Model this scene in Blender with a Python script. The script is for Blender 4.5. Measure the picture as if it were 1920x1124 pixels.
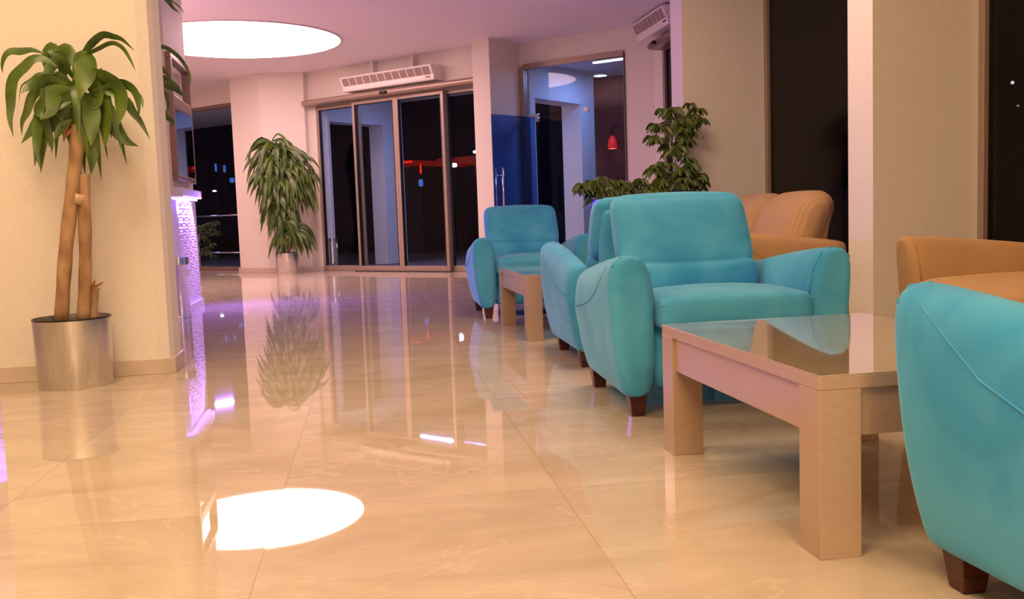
import bpy, bmesh, math, random
from mathutils import Vector, Matrix
for o in list(bpy.data.objects): bpy.data.objects.remove(o, do_unlink=True)
SC = bpy.context.scene
COL = SC.collection
R = math.radians

# ------------------------------------------------------------------ camera
def set_camera():
    th, ph, ro, f = 0.16721880, 0.08835727, 0.03561516, 1806.34
    c, s = math.cos, math.sin
    fw = Vector((s(th)*c(ph), c(th)*c(ph), -s(ph)))
    r0 = Vector((c(th), -s(th), 0)); u0 = r0.cross(fw)
    r = r0*c(ro) - u0*s(ro); u = u0*c(ro) + r0*s(ro)
    cam = bpy.data.cameras.new('camera'); ob = bpy.data.objects.new('camera', cam)
    COL.objects.link(ob)
    m = Matrix((r, u, -fw)).transposed().to_4x4(); m.translation = Vector((0, 0, .8))
    ob.matrix_world = m
    cam.sensor_width = 36; cam.sensor_fit = 'HORIZONTAL'; cam.lens = f/1920*36
    cam.clip_start = .05; cam.clip_end = 300
    SC.camera = ob
set_camera()

# ------------------------------------------------------------------ world, exposure, area lights
W = bpy.data.worlds.new('night'); SC.world = W; W.use_nodes = True
W.node_tree.nodes['Background'].inputs[0].default_value = (.10, .08, .35, 1)
W.node_tree.nodes['Background'].inputs[1].default_value = .006
VS = SC.view_settings
VS.view_transform = 'Standard'; VS.look = 'None'; VS.exposure = -0.07; VS.gamma = 1.0
try: VS.use_curve_mapping = False
except Exception: pass

def area(name, loc, size, color, power, rot=(0, 0, 0), shape='DISK', size_y=None, spread=180):
    l = bpy.data.lights.new(name, 'AREA'); l.shape = shape; l.size = size
    if size_y: l.size_y = size_y
    l.color = color; l.energy = power; l.spread = R(spread)
    o = bpy.data.objects.new(name, l); o.location = loc; o.rotation_euler = rot
    COL.objects.link(o); return o
WARM = (1, .70, .38)
area('ceiling_lamp', (-1.6, 3.6, 3.10), 1.3, WARM, 66)
area('ceiling_lamp', (-.5, .7, 3.10), 1.1, WARM, 72)
area('ceiling_lamp', (.6, -2.6, 3.10), 1.4, WARM, 230)
area('ceiling_lamp', (1.5, 5.0, 3.10), 1.2, (1, .66, .42), 60)
area('added_ceiling_fill', (-3.4, 10.6, 1.5), 1.8, (1, .55, .62), 48, rot=(math.pi, 0, 0))  # added unseen fill, aimed up to brighten the ceiling
area('ceiling_lamp', (-3.8, 15.2, 3.10), 1.2, (1, .62, .58), 45)
area('canopy_lamp', (1.54, 15.48, 2.87), 1.35, (.30, .43, 1), 28, rot=(0, 0, -math.pi/4), shape='RECTANGLE', size_y=.05)
area('led_lamp', (-1.30, 9.98, 1.0), .22, (.32, .16, 1), 50, rot=(R(-62), 0, R(44)), shape='RECTANGLE', size_y=.012)
area('led_lamp', (-2.35, 7.84, .98), 2.2, (.30, .16, 1), 14, rot=(R(50), 0, R(45)), shape='RECTANGLE', size_y=.02)
area('canopy_lamp', (3.9, 13.5, 2.86), .8, (.25, .42, 1), 20)
area('canopy_lamp', (-3.6, 20.2, 2.86), .5, (.28, .42, 1), 12)
CIRCLE_STRENGTH = 12.0
LED_STRENGTH = 6.0

# ------------------------------------------------------------------ materials
def mat(name, col=(.8, .8, .8), rough=.5, metal=0, emis=None, es=0, spec=.5, coat=0, coat_rough=.03, sheen=0, sheen_col=None):
    m = bpy.data.materials.new(name); m.use_nodes = True
    b = m.node_tree.nodes['Principled BSDF']
    b.inputs['Base Color'].default_value = (*col, 1)
    b.inputs['Roughness'].default_value = rough
    b.inputs['Metallic'].default_value = metal
    b.inputs['Specular IOR Level'].default_value = spec
    b.inputs['Coat Weight'].default_value = coat
    b.inputs['Coat Roughness'].default_value = coat_rough
    if sheen:
        b.inputs['Sheen Weight'].default_value = sheen
        b.inputs['Sheen Roughness'].default_value = .35
        b.inputs['Sheen Tint'].default_value = (*(sheen_col or col), 1)
    if emis:
        b.inputs['Emission Color'].default_value = (*emis, 1)
        b.inputs['Emission Strength'].default_value = es
    return m
def nd(m, t, **kw):
    n = m.node_tree.nodes.new(t)
    for k, v in kw.items(): setattr(n, k, v)
    return n
def lk(m, a, b): m.node_tree.links.new(a, b)
def bsdf(m): return m.node_tree.nodes['Principled BSDF']
def noise_col(m, c1, c2, scale=5, detail=4, coord='Object', lo=.35, hi=.65, stretch=(1, 1, 1), rough=.5, dist=0):
    tc = nd(m, 'ShaderNodeTexCoord'); mp = nd(m, 'ShaderNodeMapping'); mp.inputs['Scale'].default_value = stretch
    lk(m, tc.outputs[coord], mp.inputs[0])
    n = nd(m, 'ShaderNodeTexNoise'); n.inputs['Scale'].default_value = scale; n.inputs['Detail'].default_value = detail
    n.inputs['Roughness'].default_value = rough; n.inputs['Distortion'].default_value = dist
    lk(m, mp.outputs[0], n.inputs['Vector'])
    r = nd(m, 'ShaderNodeValToRGB'); r.color_ramp.elements[0].position = lo; r.color_ramp.elements[1].position = hi
    r.color_ramp.elements[0].color = (*c1, 1); r.color_ramp.elements[1].color = (*c2, 1)
    lk(m, n.outputs['Fac'], r.inputs[0]); lk(m, r.outputs[0], bsdf(m).inputs['Base Color'])
    return n, r, mp
def bump(m, src, strength=.2, dist=.01):
    b = nd(m, 'ShaderNodeBump'); b.inputs['Strength'].default_value = strength; b.inputs['Distance'].default_value = dist
    lk(m, src, b.inputs['Height']); lk(m, b.outputs[0], bsdf(m).inputs['Normal']); return b

M = {}
M['wall'] = mat('wall_paint', (.80, .74, .68), .6)
n, r, _ = noise_col(M['wall'], (.79, .73, .67), (.82, .76, .70), 40); bump(M['wall'], n.outputs['Fac'], .05, .002)
M['ceiling'] = mat('ceiling_paint', (.88, .80, .90), .7)
M['base'] = mat('baseboard_tile', (.62, .50, .42), .3); noise_col(M['base'], (.60, .49, .41), (.66, .54, .46), 6)
M['alu'] = mat('door_aluminium', (.38, .285, .235), .35, .35)
M['alu_dark'] = mat('bronze_aluminium', (.30, .20, .17), .35, .3)
M['gasket'] = mat('black_gasket', (.01, .01, .012), .5)
M['white'] = mat('white_plastic', (.88, .85, .84), .35)
M['grille'] = mat('grille_mesh', (.36, .26, .24), .6)
M['black'] = mat('black_plastic', (.012, .01, .012), .3)
M['chrome'] = mat('chrome', (.85, .85, .87), .12, 1)
M['steel'] = mat('brushed_steel', (.70, .68, .66), .27, 1)
n, r, _ = noise_col(M['steel'], (.60, .58, .56), (.74, .72, .70), 30, 3, stretch=(6, 6, .15)); bump(M['steel'], n.outputs['Fac'], .04, .002)
bsdf(M['steel']).inputs['Anisotropic'].default_value = .5
M['soil'] = mat('soil', (.06, .035, .02), .9); noise_col(M['soil'], (.03, .018, .01), (.10, .06, .035), 40)
M['plum'] = mat('table_top_gloss', (.50, .39, .27), .07, 0, spec=.6, coat=1, coat_rough=.02)
M['lam'] = mat('table_laminate', (.46, .32, .23), .2, 0, spec=.7)
noise_col(M['lam'], (.44, .305, .22), (.48, .335, .24), 30, 3, stretch=(1, 1, 12))
M['legwood'] = mat('dark_red_wood', (.075, .018, .012), .3); noise_col(M['legwood'], (.05, .012, .009), (.10, .024, .015), 20, 3, stretch=(1, 1, 4))
def velvet(name, c1, c2, sh, sw=.35):
    m = mat(name, c1, .85, sheen=sw, sheen_col=sh, spec=.2)
    n, r, mp = noise_col(m, c1, c2, 3.2, 3, lo=.36, hi=.66, dist=.8)
    n2 = nd(m, 'ShaderNodeTexNoise'); n2.inputs['Scale'].default_value = 420; bump(m, n2.outputs['Fac'], .12, .001)
    return m
M['teal'] = velvet('turquoise_velvet', (.045, .33, .64), (.095, .45, .76), (.55, .92, 1.0), .5)
M['beige'] = velvet('tan_fabric', (.44, .27, .135), (.50, .31, .155), (1, .8, .55), .2)
m = M['rib'] = mat('ribbed_tan_fabric', (.50, .27, .12), .8, sheen=.3, sheen_col=(1, .8, .6), spec=.2)
tc = nd(m, 'ShaderNodeTexCoord'); wv = nd(m, 'ShaderNodeTexWave'); wv.bands_direction = 'X'; wv.inputs['Scale'].default_value = 14; wv.inputs['Distortion'].default_value = .5
lk(m, tc.outputs['Object'], wv.inputs['Vector'])
r = nd(m, 'ShaderNodeValToRGB'); r.color_ramp.elements[0].color = (.42, .26, .14, 1); r.color_ramp.elements[1].color = (.49, .31, .175, 1)
lk(m, wv.outputs['Fac'], r.inputs[0]); lk(m, r.outputs[0], bsdf(m).inputs['Base Color']); bump(m, wv.outputs['Fac'], .3, .004)
M['leaf'] = mat('leaf_green', (.10, .20, .015), .38, spec=.5)
noise_col(M['leaf'], (.028, .07, .006), (.10, .165, .015), 6, 3)
M['leaf_dark'] = mat('leaf_dark_green', (.05, .10, .015), .45); noise_col(M['leaf_dark'], (.03, .055, .008), (.11, .17, .03), 9, 3)
M['leaf_far'] = mat('bushy_leaf', (.05, .10, .015), .45); noise_col(M['leaf_far'], (.016, .04, .004), (.075, .125, .012), 7, 3)
M['leaf_tip'] = mat('dry_leaf', (.35, .16, .06), .6)
M['trunk'] = mat('cane_bark', (.33, .17, .07), .7); n, r, _ = noise_col(M['trunk'], (.26, .14, .07), (.46, .28, .15), 14, 5, stretch=(1, 1, .5)); bump(M['trunk'], n.outputs['Fac'], .5, .01)
M['palebark'] = mat('pale_bark', (.55, .5, .45), .7)
M['tape'] = mat('tape', (.50, .33, .22), .35)
M['counter'] = mat('counter_white', (.78, .74, .76), .3)
M['led'] = mat('led_violet', (.2, .1, 1), .5, emis=(.22, .14, 1.0), es=LED_STRENGTH)
M['blue_plastic'] = mat('violet_planter', (.20, .16, .62), .3)
M['blue_rim'] = mat('violet_led_rim', (.15, .1, 1), .3, emis=(.12, .06, 1), es=1.2)
M['disc'] = mat('light_disc', (1, 1, 1), .5, emis=(1, .62, .60), es=CIRCLE_STRENGTH)
M['ring'] = mat('light_ring', (.7, .6, .6), .5)
M['maroon'] = mat('maroon_cladding', (.17, .03, .02), .6); noise_col(M['maroon'], (.08, .010, .007), (.12, .016, .010), 2)
M['ext_wall'] = mat('exterior_paint', (.72, .76, .86), .7)
M['ext_floor'] = mat('outdoor_paving', (.20, .19, .22), .35)
M['ground'] = mat('dark_ground', (.03, .03, .04), .8)
M['redshade'] = mat('red_enamel', (.75, .02, .02), .35, emis=(1, .02, .01), es=.35)
M['warmlight'] = mat('lamp_opening', (1, .9, .85), .5, emis=(1, .75, .7), es=3)
M['coollight'] = mat('cool_lamp', (1, 1, 1), .5, emis=(.75, .85, 1), es=8)
M['bluelight'] = mat('blue_lamp', (.1, .3, 1), .5, emis=(.08, .28, 1), es=.45)
M['redlight'] = mat('red_neon', (1, .02, .02), .5, emis=(1, .02, .01), es=1.0)
M['dimred'] = mat('dim_red_fascia', (.2, .01, .01), .6, emis=(1, .02, .01), es=.11)
M['darkmetal'] = mat('dark_metal', (.05, .05, .06), .4, .5)

# hexagon-relief counter cladding
m = M['hex'] = mat('hex_relief', (.76, .72, .76), .3)
tc = nd(m, 'ShaderNodeTexCoord'); mp = nd(m, 'ShaderNodeMapping'); mp.inputs['Scale'].default_value = (3.2, 19, 1)
lk(m, tc.outputs['UV'], mp.inputs[0])
sx = nd(m, 'ShaderNodeSeparateXYZ'); lk(m, mp.outputs[0], sx.inputs[0])
def mth(op, a, b=None):
    q = nd(m, 'ShaderNodeMath', operation=op)
    for i, v in enumerate((a, b)):
        if v is None: continue
        if isinstance(v, (int, float)): q.inputs[i].default_value = v
        else: lk(m, v, q.inputs[i])
    return q.outputs[0]
row = mth('FLOOR', sx.outputs[1]); odd = mth('MULTIPLY', mth('MODULO', row, 2), .5)
fx = mth('SUBTRACT', mth('FRACT', mth('ADD', sx.outputs[0], odd)), .5); fy = mth('SUBTRACT', mth('FRACT', sx.outputs[1]), .5)
dd = mth('SQRT', mth('ADD', mth('MULTIPLY', fx, fx), mth('MULTIPLY', fy, fy)))
hh = mth('SUBTRACT', .5, mth('ABSOLUTE', mth('SUBTRACT', dd, .33)))
bump(m, hh, 1.0, .03)

# polished marble floor: long slabs turned 1.4 degrees from the grid
m = M['floor'] = mat('polished_marble', (.62, .5, .4), .022, spec=.22)
tc = nd(m, 'ShaderNodeTexCoord'); mp = nd(m, 'ShaderNodeMapping'); mp.inputs['Rotation'].default_value = (0, 0, R(1.4)); mp.inputs['Location'].default_value = (-.505, -2.7, 0)
lk(m, tc.outputs['Object'], mp.inputs[0])
br = nd(m, 'ShaderNodeTexBrick'); br.offset = 0.0; br.inputs['Scale'].default_value = 1
br.inputs['Mortar Size'].default_value = .0022; br.inputs['Mortar Smooth'].default_value = .1; br.inputs['Brick Width'].default_value = .8; br.inputs['Row Height'].default_value = 1.6
br.inputs['Color1'].default_value = (0, 0, 0, 1); br.inputs['Color2'].default_value = (1, 1, 1, 1); br.inputs['Mortar'].default_value = (.5, .5, .5, 1)
lk(m, mp.outputs[0], br.inputs['Vector'])
# per-slab offset of the veining
cv = nd(m, 'ShaderNodeVectorMath', operation='SCALE'); cv.inputs['Scale'].default_value = 7.0; lk(m, br.outputs['Color'], cv.inputs[0])
av = nd(m, 'ShaderNodeVectorMath', operation='ADD'); lk(m, mp.outputs[0], av.inputs[0]); lk(m, cv.outputs[0], av.inputs[1])
mp2 = nd(m, 'ShaderNodeMapping'); mp2.inputs['Rotation'].default_value = (0, 0, R(35)); mp2.inputs['Scale'].default_value = (.9, 1.9, 1); lk(m, av.outputs[0], mp2.inputs[0])
n1 = nd(m, 'ShaderNodeTexNoise'); n1.inputs['Scale'].default_value = 1.6; n1.inputs['Detail'].default_value = 9; n1.inputs['Roughness'].default_value = .62; n1.inputs['Distortion'].default_value = 1.2; lk(m, mp2.outputs[0], n1.inputs['Vector'])
rp = nd(m, 'ShaderNodeValToRGB'); rp.color_ramp.elements[0].position = .3; rp.color_ramp.elements[1].position = .7
rp.color_ramp.elements[0].color = (.51, .415, .315, 1); rp.color_ramp.elements[1].color = (.64, .54, .43, 1)
lk(m, n1.outputs['Fac'], rp.inputs[0])
n3 = nd(m, 'ShaderNodeTexNoise'); n3.inputs['Scale'].default_value = 2.2; n3.inputs['Detail'].default_value = 6; n3.inputs['Distortion'].default_value = .5; lk(m, mp2.outputs[0], n3.inputs['Vector'])
vr = nd(m, 'ShaderNodeValToRGB'); e = vr.color_ramp.elements; e[0].position = .488; e[0].color = (0, 0, 0, 1); e[1].position = .5; e[1].color = (1, 1, 1, 1); q = e.new(.512); q.color = (0, 0, 0, 1)
lk(m, n3.outputs['Fac'], vr.inputs[0])
mv = nd(m, 'ShaderNodeMix', data_type='RGBA'); mv.inputs['B'].default_value = (.76, .66, .55, 1)
vf = mth('MULTIPLY', vr.outputs[0], .35); lk(m, vf, mv.inputs['Factor']); lk(m, rp.outputs[0], mv.inputs['A'])
mx = nd(m, 'ShaderNodeMix', data_type='RGBA'); mx.inputs['B'].default_value = (.34, .25, .19, 1)
lk(m, mth('MULTIPLY', br.outputs['Fac'], .42), mx.inputs['Factor']); lk(m, mv.outputs['Result'], mx.inputs['A'])
lk(m, mx.outputs['Result'], bsdf(m).inputs['Base Color'])
n4 = nd(m, 'ShaderNodeTexNoise'); n4.inputs['Scale'].default_value = 1.3; n4.inputs['Detail'].default_value = 1; lk(m, av.outputs[0], n4.inputs['Vector'])
b1 = nd(m, 'ShaderNodeBump'); b1.inputs['Strength'].default_value = .10; b1.inputs['Distance'].default_value = .01; lk(m, n4.outputs['Fac'], b1.inputs['Height'])
lk(m, b1.outputs[0], bsdf(m).inputs['Normal'])

def glass(name, tint, refl=1.0, ior=1.5):
    m = bpy.data.materials.new(name); m.use_nodes = True; nt = m.node_tree; nt.nodes.clear()
    out = nd(m, 'ShaderNodeOutputMaterial'); tr = nd(m, 'ShaderNodeBsdfTransparent'); tr.inputs[0].default_value = (*tint, 1)
    gl = nd(m, 'ShaderNodeBsdfGlossy'); gl.inputs['Roughness'].default_value = .0
    fr = nd(m, 'ShaderNodeFresnel'); fr.inputs[0].default_value = ior
    ml = nd(m, 'ShaderNodeMath', operation='MULTIPLY'); ml.inputs[1].default_value = refl; lk(m, fr.outputs[0], ml.inputs[0])
    ge = nd(m, 'ShaderNodeNewGeometry'); fb = nd(m, 'ShaderNodeMath', operation='SUBTRACT'); fb.inputs[0].default_value = 1; lk(m, ge.outputs['Backfacing'], fb.inputs[1])
    m2 = nd(m, 'ShaderNodeMath', operation='MULTIPLY'); lk(m, ml.outputs[0], m2.inputs[0]); lk(m, fb.outputs[0], m2.inputs[1])
    mi = nd(m, 'ShaderNodeMixShader'); lk(m, m2.outputs[0], mi.inputs[0]); lk(m, tr.outputs[0], mi.inputs[1]); lk(m, gl.outputs[0], mi.inputs[2]); lk(m, mi.outputs[0], out.inputs[0])
    return m
M['glass'] = glass('clear_glass', (.91, .94, .98), .3)
M['glass_shiny'] = glass('clear_shiny_glass', (.91, .94, .98), 1.0)
M['glass_blue_reflect'] = glass('blue_reflection_glass', (.40, .55, .86), .8)  # plain glass; the blue outdoor reflection is put into its tint
M['glass_dark'] = glass('smoked_glass', (.35, .30, .30), .5)
M['mirror'] = mat('mirror', (.55, .62, .68), .02, 1)

# ------------------------------------------------------------------ mesh helpers
class MB:
    def __init__(s): s.v = []; s.f = []
    def add(s, vs, fs):
        n = len(s.v); s.v += [tuple(p) for p in vs]; s.f += [tuple(i+n for i in f) for f in fs]; return s
    def box(s, a, b):
        (x0, y0, z0), (x1, y1, z1) = a, b
        return s.add([(x0,y0,z0),(x1,y0,z0),(x1,y1,z0),(x0,y1,z0),(x0,y0,z1),(x1,y0,z1),(x1,y1,z1),(x0,y1,z1)],
                     [(0,3,2,1),(4,5,6,7),(0,1,5,4),(1,2,6,5),(2,3,7,6),(3,0,4,7)])
    def prism(s, poly, z0, z1):
        a = sum(poly[i][0]*poly[(i+1)%len(poly)][1]-poly[(i+1)%len(poly)][0]*poly[i][1] for i in range(len(poly)))
        if a < 0: poly = poly[::-1]
        n = len(poly); vs = [(x, y, z0) for x, y in poly]+[(x, y, z1) for x, y in poly]
        return s.add(vs, [tuple(range(n-1, -1, -1)), tuple(range(n, 2*n))]+[(i, (i+1) % n, (i+1) % n+n, i+n) for i in range(n)])
    def loft(s, rings, cap=True):
        n = len(rings[0]); vs = [p for r_ in rings for p in r_]; fs = []
        for k in range(len(rings)-1):
            for i in range(n): fs.append((k*n+i, k*n+(i+1) % n, (k+1)*n+(i+1) % n, (k+1)*n+i))
        if cap: fs.append(tuple(range(n-1, -1, -1))); fs.append(tuple((len(rings)-1)*n+i for i in range(n)))
        return s.add(vs, fs)
    def tube(s, pts, rad, n=10, cap=True):
        pts = [Vector(p) for p in pts]; rr = rad if isinstance(rad, (list, tuple)) else [rad]*len(pts); rings = []
        up = Vector((0, 0, 1))
        for i, p in enumerate(pts):
            t = (pts[min(i+1, len(pts)-1)]-pts[max(i-1, 0)]).normalized()
            a = t.cross(up)
            if a.length < .05: a = t.cross(Vector((1, 0, 0)))
            a.normalize(); b = a.cross(t)
            rings.append([tuple(p+(a*math.cos(2*math.pi*k/n)+b*math.sin(2*math.pi*k/n))*rr[i]) for k in range(n)])
        return s.loft(rings, cap)
    def lathe(s, prof, c=(0, 0), n=40, close=False):
        rings = [[(c[0]+r_*math.cos(2*math.pi*k/n), c[1]+r_*math.sin(2*math.pi*k/n), z) for k in range(n)] for r_, z in prof]
        return s.loft(rings, not close)
    def build(s, name, m, parent=None, smooth=False, bevel=0, sub=0, seg=2):
        me = bpy.data.meshes.new(name); me.from_pydata(s.v, [], s.f); me.update()
        bm = bmesh.new(); bm.from_mesh(me); bmesh.ops.recalc_face_normals(bm, faces=bm.faces); bm.to_mesh(me); bm.free()
        me.materials.append(m if not isinstance(m, str) else M[m])
        o = bpy.data.objects.new(name, me); COL.objects.link(o)
        if parent: o.parent = parent
        if smooth:
            for p in me.polygons: p.use_smooth = True
        if bevel:
            b = o.modifiers.new('bevel', 'BEVEL'); b.width = bevel; b.segments = seg; b.limit_method = 'ANGLE'; b.angle_limit = R(40)
        if sub:
            b = o.modifiers.new('sub', 'SUBSURF'); b.levels = sub; b.render_levels = sub
        return o
def autosmooth(o, deg=40):
    me = o.data
    for p in me.polygons: p.use_smooth = True
    bm = bmesh.new(); bm.from_mesh(me)
    for e in bm.edges:
        if len(e.link_faces) == 2 and e.calc_face_angle(0) > R(deg): e.smooth = False
    bm.to_mesh(me); bm.free(); return o
def tag(o, label=None, cat=None, group=None, kind=None):
    if label: o['label'] = label
    if cat: o['category'] = cat
    if group: o['group'] = group
    if kind: o['kind'] = kind
    return o
def thing(name, label, cat, loc=(0, 0, 0), rz=0, group=None, kind=None):
    o = bpy.data.objects.new(name, None); o.empty_display_size = .1; COL.objects.link(o)
    o.location = loc; o.rotation_euler = (0, 0, rz)
    return tag(o, label, cat, group, kind)
def copy_tree(o, parent=None):
    c = o.copy(); COL.objects.link(c)
    if parent: c.parent = parent
    for ch in list(o.children): copy_tree(ch, c)
    return c
def struct(name, mb, m, parent=None, label=None, **kw):
    o = mb.build(name, m, parent, **kw)
    if not parent: o['kind'] = 'structure'
    if label: o['label'] = label
    return o
def cushion(mb, size, r, bulge=(0, 0, 0), c=(0, 0, 0), n=10, fn=None):
    """rounded, slightly inflated box"""
    hx, hy, hz = [d/2 for d in size]; H = (hx, hy, hz); idx = {}; vs = []; fs = []
    def pt(p):
        k = tuple(round(q, 5) for q in p)
        if k in idx: return idx[k]
        core = [max(-H[i]+r, min(H[i]-r, p[i]*H[i])) for i in range(3)]
        d = Vector([p[i]*H[i]-core[i] for i in range(3)])
        if d.length > 1e-9: d = d.normalized()*r
        q = [core[i]+d[i] for i in range(3)]
        for i in range(3):
            j, l = (i+1) % 3, (i+2) % 3
            w = (1-p[j]**2)*(1-p[l]**2)
            q[i] += bulge[i]*w*p[i]
        if fn: q = fn(q, p)
        idx[k] = len(vs); vs.append((q[0]+c[0], q[1]+c[1], q[2]+c[2])); return idx[k]
    # denser samples near the edges
    g = [math.sin(math.pi/2*(-1+2*i/n)) for i in range(n+1)]
    for ax in range(3):
        for sgn in (-1, 1):
            for i in range(n):
                for j in range(n):
                    q = []
                    for a, b in ((i, j), (i+1, j), (i+1, j+1), (i, j+1)):
                        p = [0, 0, 0]; p[ax] = sgn; p[(ax+1) % 3] = g[a]; p[(ax+2) % 3] = g[b]; q.append(pt(p))
                    if sgn < 0: q = q[::-1]
                    fs.append(tuple(q))
    return mb.add(vs, fs)
DROT = -math.pi/4
def on_d(X0, c, z=0): return (X0, c-X0, z)
LEAVES_NEAR = [[[[-1.407,5.089,1.661],[-1.46,5.089,1.678],[-1.515,5.088,1.671],[-1.557,5.088,1.672],[-1.585,5.087,1.65],[-1.601,5.087,1.606],[-1.6,5.087,1.568]],0.0159],[[[-1.281,5.14,1.643],[-1.241,5.144,1.663],[-1.197,5.148,1.715],[-1.145,5.151,1.757],[-1.097,5.155,1.751],[-1.054,5.159,1.736],[-1.002,5.163,1.684]],0.0177],[[[-1.253,5.071,1.619],[-1.206,5.064,1.646],[-1.147,5.056,1.673],[-1.082,5.049,1.7],[-1.033,5.042,1.676],[-0.998,5.034,1.617],[-0.976,5.027,1.562]],0.0124],[[[-1.356,5.086,1.597],[-1.414,5.085,1.635],[-1.462,5.084,1.632],[-1.501,5.083,1.598],[-1.552,5.082,1.547],[-1.569,5.081,1.484],[-1.574,5.08,1.414],[-1.582,5.079,1.344],[-1.573,5.077,1.261]],0.0283],[[[-1.362,5.153,1.607],[-1.381,5.163,1.68],[-1.4,5.174,1.708],[-1.425,5.184,1.664],[-1.418,5.195,1.595],[-1.408,5.205,1.56]],0.0283],[[[-1.287,5.153,1.606],[-1.311,5.164,1.663],[-1.338,5.174,1.675],[-1.351,5.185,1.625],[-1.358,5.195,1.568],[-1.352,5.206,1.517]],0.0407],[[[-1.263,5.06,1.605],[-1.233,5.046,1.637],[-1.207,5.031,1.612],[-1.208,5.017,1.547],[-1.227,5.003,1.482],[-1.233,4.989,1.423]],0.0496],[[[-1.233,5.065,1.529],[-1.193,5.056,1.546],[-1.131,5.046,1.518],[-1.076,5.036,1.478],[-1.06,5.027,1.419],[-1.061,5.017,1.36],[-1.07,5.008,1.302]],0.046],[[[-1.185,5.055,1.475],[-1.075,5.038,1.504],[-1.022,5.021,1.494],[-0.984,5.005,1.46],[-0.966,4.988,1.4],[-0.965,4.972,1.328]],0.0212],[[[-1.192,5.081,1.466],[-1.099,5.077,1.464],[-1.038,5.073,1.424],[-1.01,5.069,1.371],[-0.975,5.065,1.318],[-0.936,5.061,1.233]],0.0212],[[[-1.06,5.053,1.499],[-0.994,5.024,1.469],[-0.954,4.996,1.426],[-0.942,4.967,1.372]],0.0106],[[[-1.242,5.083,1.467],[-1.195,5.079,1.427],[-1.146,5.076,1.407],[-1.137,5.072,1.335],[-1.144,5.069,1.27],[-1.152,5.065,1.192]],0.0319],[[[-1.239,5.136,1.435],[-1.185,5.138,1.415],[-1.139,5.141,1.355],[-1.107,5.144,1.289],[-1.067,5.147,1.236],[-1.012,5.149,1.208]],0.0354],[[[-1.25,5.07,1.478],[-1.227,5.059,1.425],[-1.203,5.047,1.366],[-1.2,5.036,1.288],[-1.206,5.024,1.203]],0.0425],[[[-1.301,5.138,1.527],[-1.33,5.142,1.489],[-1.337,5.147,1.411],[-1.343,5.151,1.347],[-1.347,5.156,1.262]],0.0425],[[[-1.325,5.132,1.526],[-1.387,5.132,1.527],[-1.444,5.133,1.502],[-1.49,5.134,1.458],[-1.52,5.135,1.387],[-1.546,5.135,1.336],[-1.551,5.136,1.272]],0.0212],[[[-1.305,5.053,1.502],[-1.37,5.031,1.525],[-1.413,5.009,1.51],[-1.456,4.987,1.489],[-1.487,4.966,1.455]],0.0283],[[[-1.353,5.09,1.565],[-1.432,5.089,1.566],[-1.477,5.089,1.535],[-1.522,5.089,1.503],[-1.54,5.089,1.414]],0.0071],[[[-1.323,5.069,1.492],[-1.4,5.057,1.466],[-1.43,5.044,1.427],[-1.436,5.032,1.375],[-1.423,5.02,1.341]],0.0354],[[[-1.33,5.08,1.429],[-1.386,5.074,1.397],[-1.442,5.068,1.347],[-1.488,5.062,1.283],[-1.532,5.055,1.226]],0.0248],[[[-1.378,5.071,1.403],[-1.427,5.061,1.371],[-1.444,5.052,1.339],[-1.454,5.043,1.255],[-1.457,5.034,1.178],[-1.445,5.025,1.097]],0.023],[[[-1.396,5.139,1.424],[-1.437,5.143,1.387],[-1.444,5.147,1.348],[-1.434,5.151,1.29],[-1.423,5.155,1.238],[-1.424,5.159,1.186]],0.0195],[[[-1.3,5.081,1.339],[-1.344,5.075,1.307],[-1.362,5.068,1.275],[-1.385,5.061,1.233]],0.0177],[[[-1.296,5.062,1.491],[-1.354,5.045,1.476],[-1.365,5.029,1.424],[-1.376,5.013,1.371],[-1.422,4.996,1.333]],0.0319],[[[-1.263,5.089,1.365],[-1.234,5.088,1.338],[-1.219,5.087,1.286],[-1.218,5.087,1.208],[-1.222,5.086,1.143],[-1.231,5.085,1.068]],0.0389],[[[-1.292,5.145,1.515],[-1.299,5.156,1.451],[-1.293,5.168,1.4],[-1.313,5.179,1.349]],0.0354],[[[-1.245,5.072,1.555],[-1.204,5.058,1.566],[-1.153,5.044,1.557],[-1.132,5.03,1.58]],0.0142],[[[-1.29,5.066,1.427],[-1.323,5.048,1.406],[-1.357,5.029,1.373],[-1.331,5.011,1.323]],0.0088],[[[-1.25,5.078,1.518],[-1.211,5.071,1.516],[-1.175,5.064,1.476],[-1.178,5.056,1.411],[-1.19,5.049,1.385]],0.0389],[[[-1.396,5.156,1.66],[-1.374,5.176,1.698],[-1.342,5.195,1.692],[-1.345,5.215,1.649]],0.0142],[[[-1.32,5.158,1.347],[-1.345,5.191,1.298],[-1.358,5.224,1.235]],0.0212],[[[-1.361,5.137,1.553],[-1.341,5.143,1.515],[-1.323,5.149,1.438],[-1.303,5.155,1.399]],0.0389]]
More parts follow.
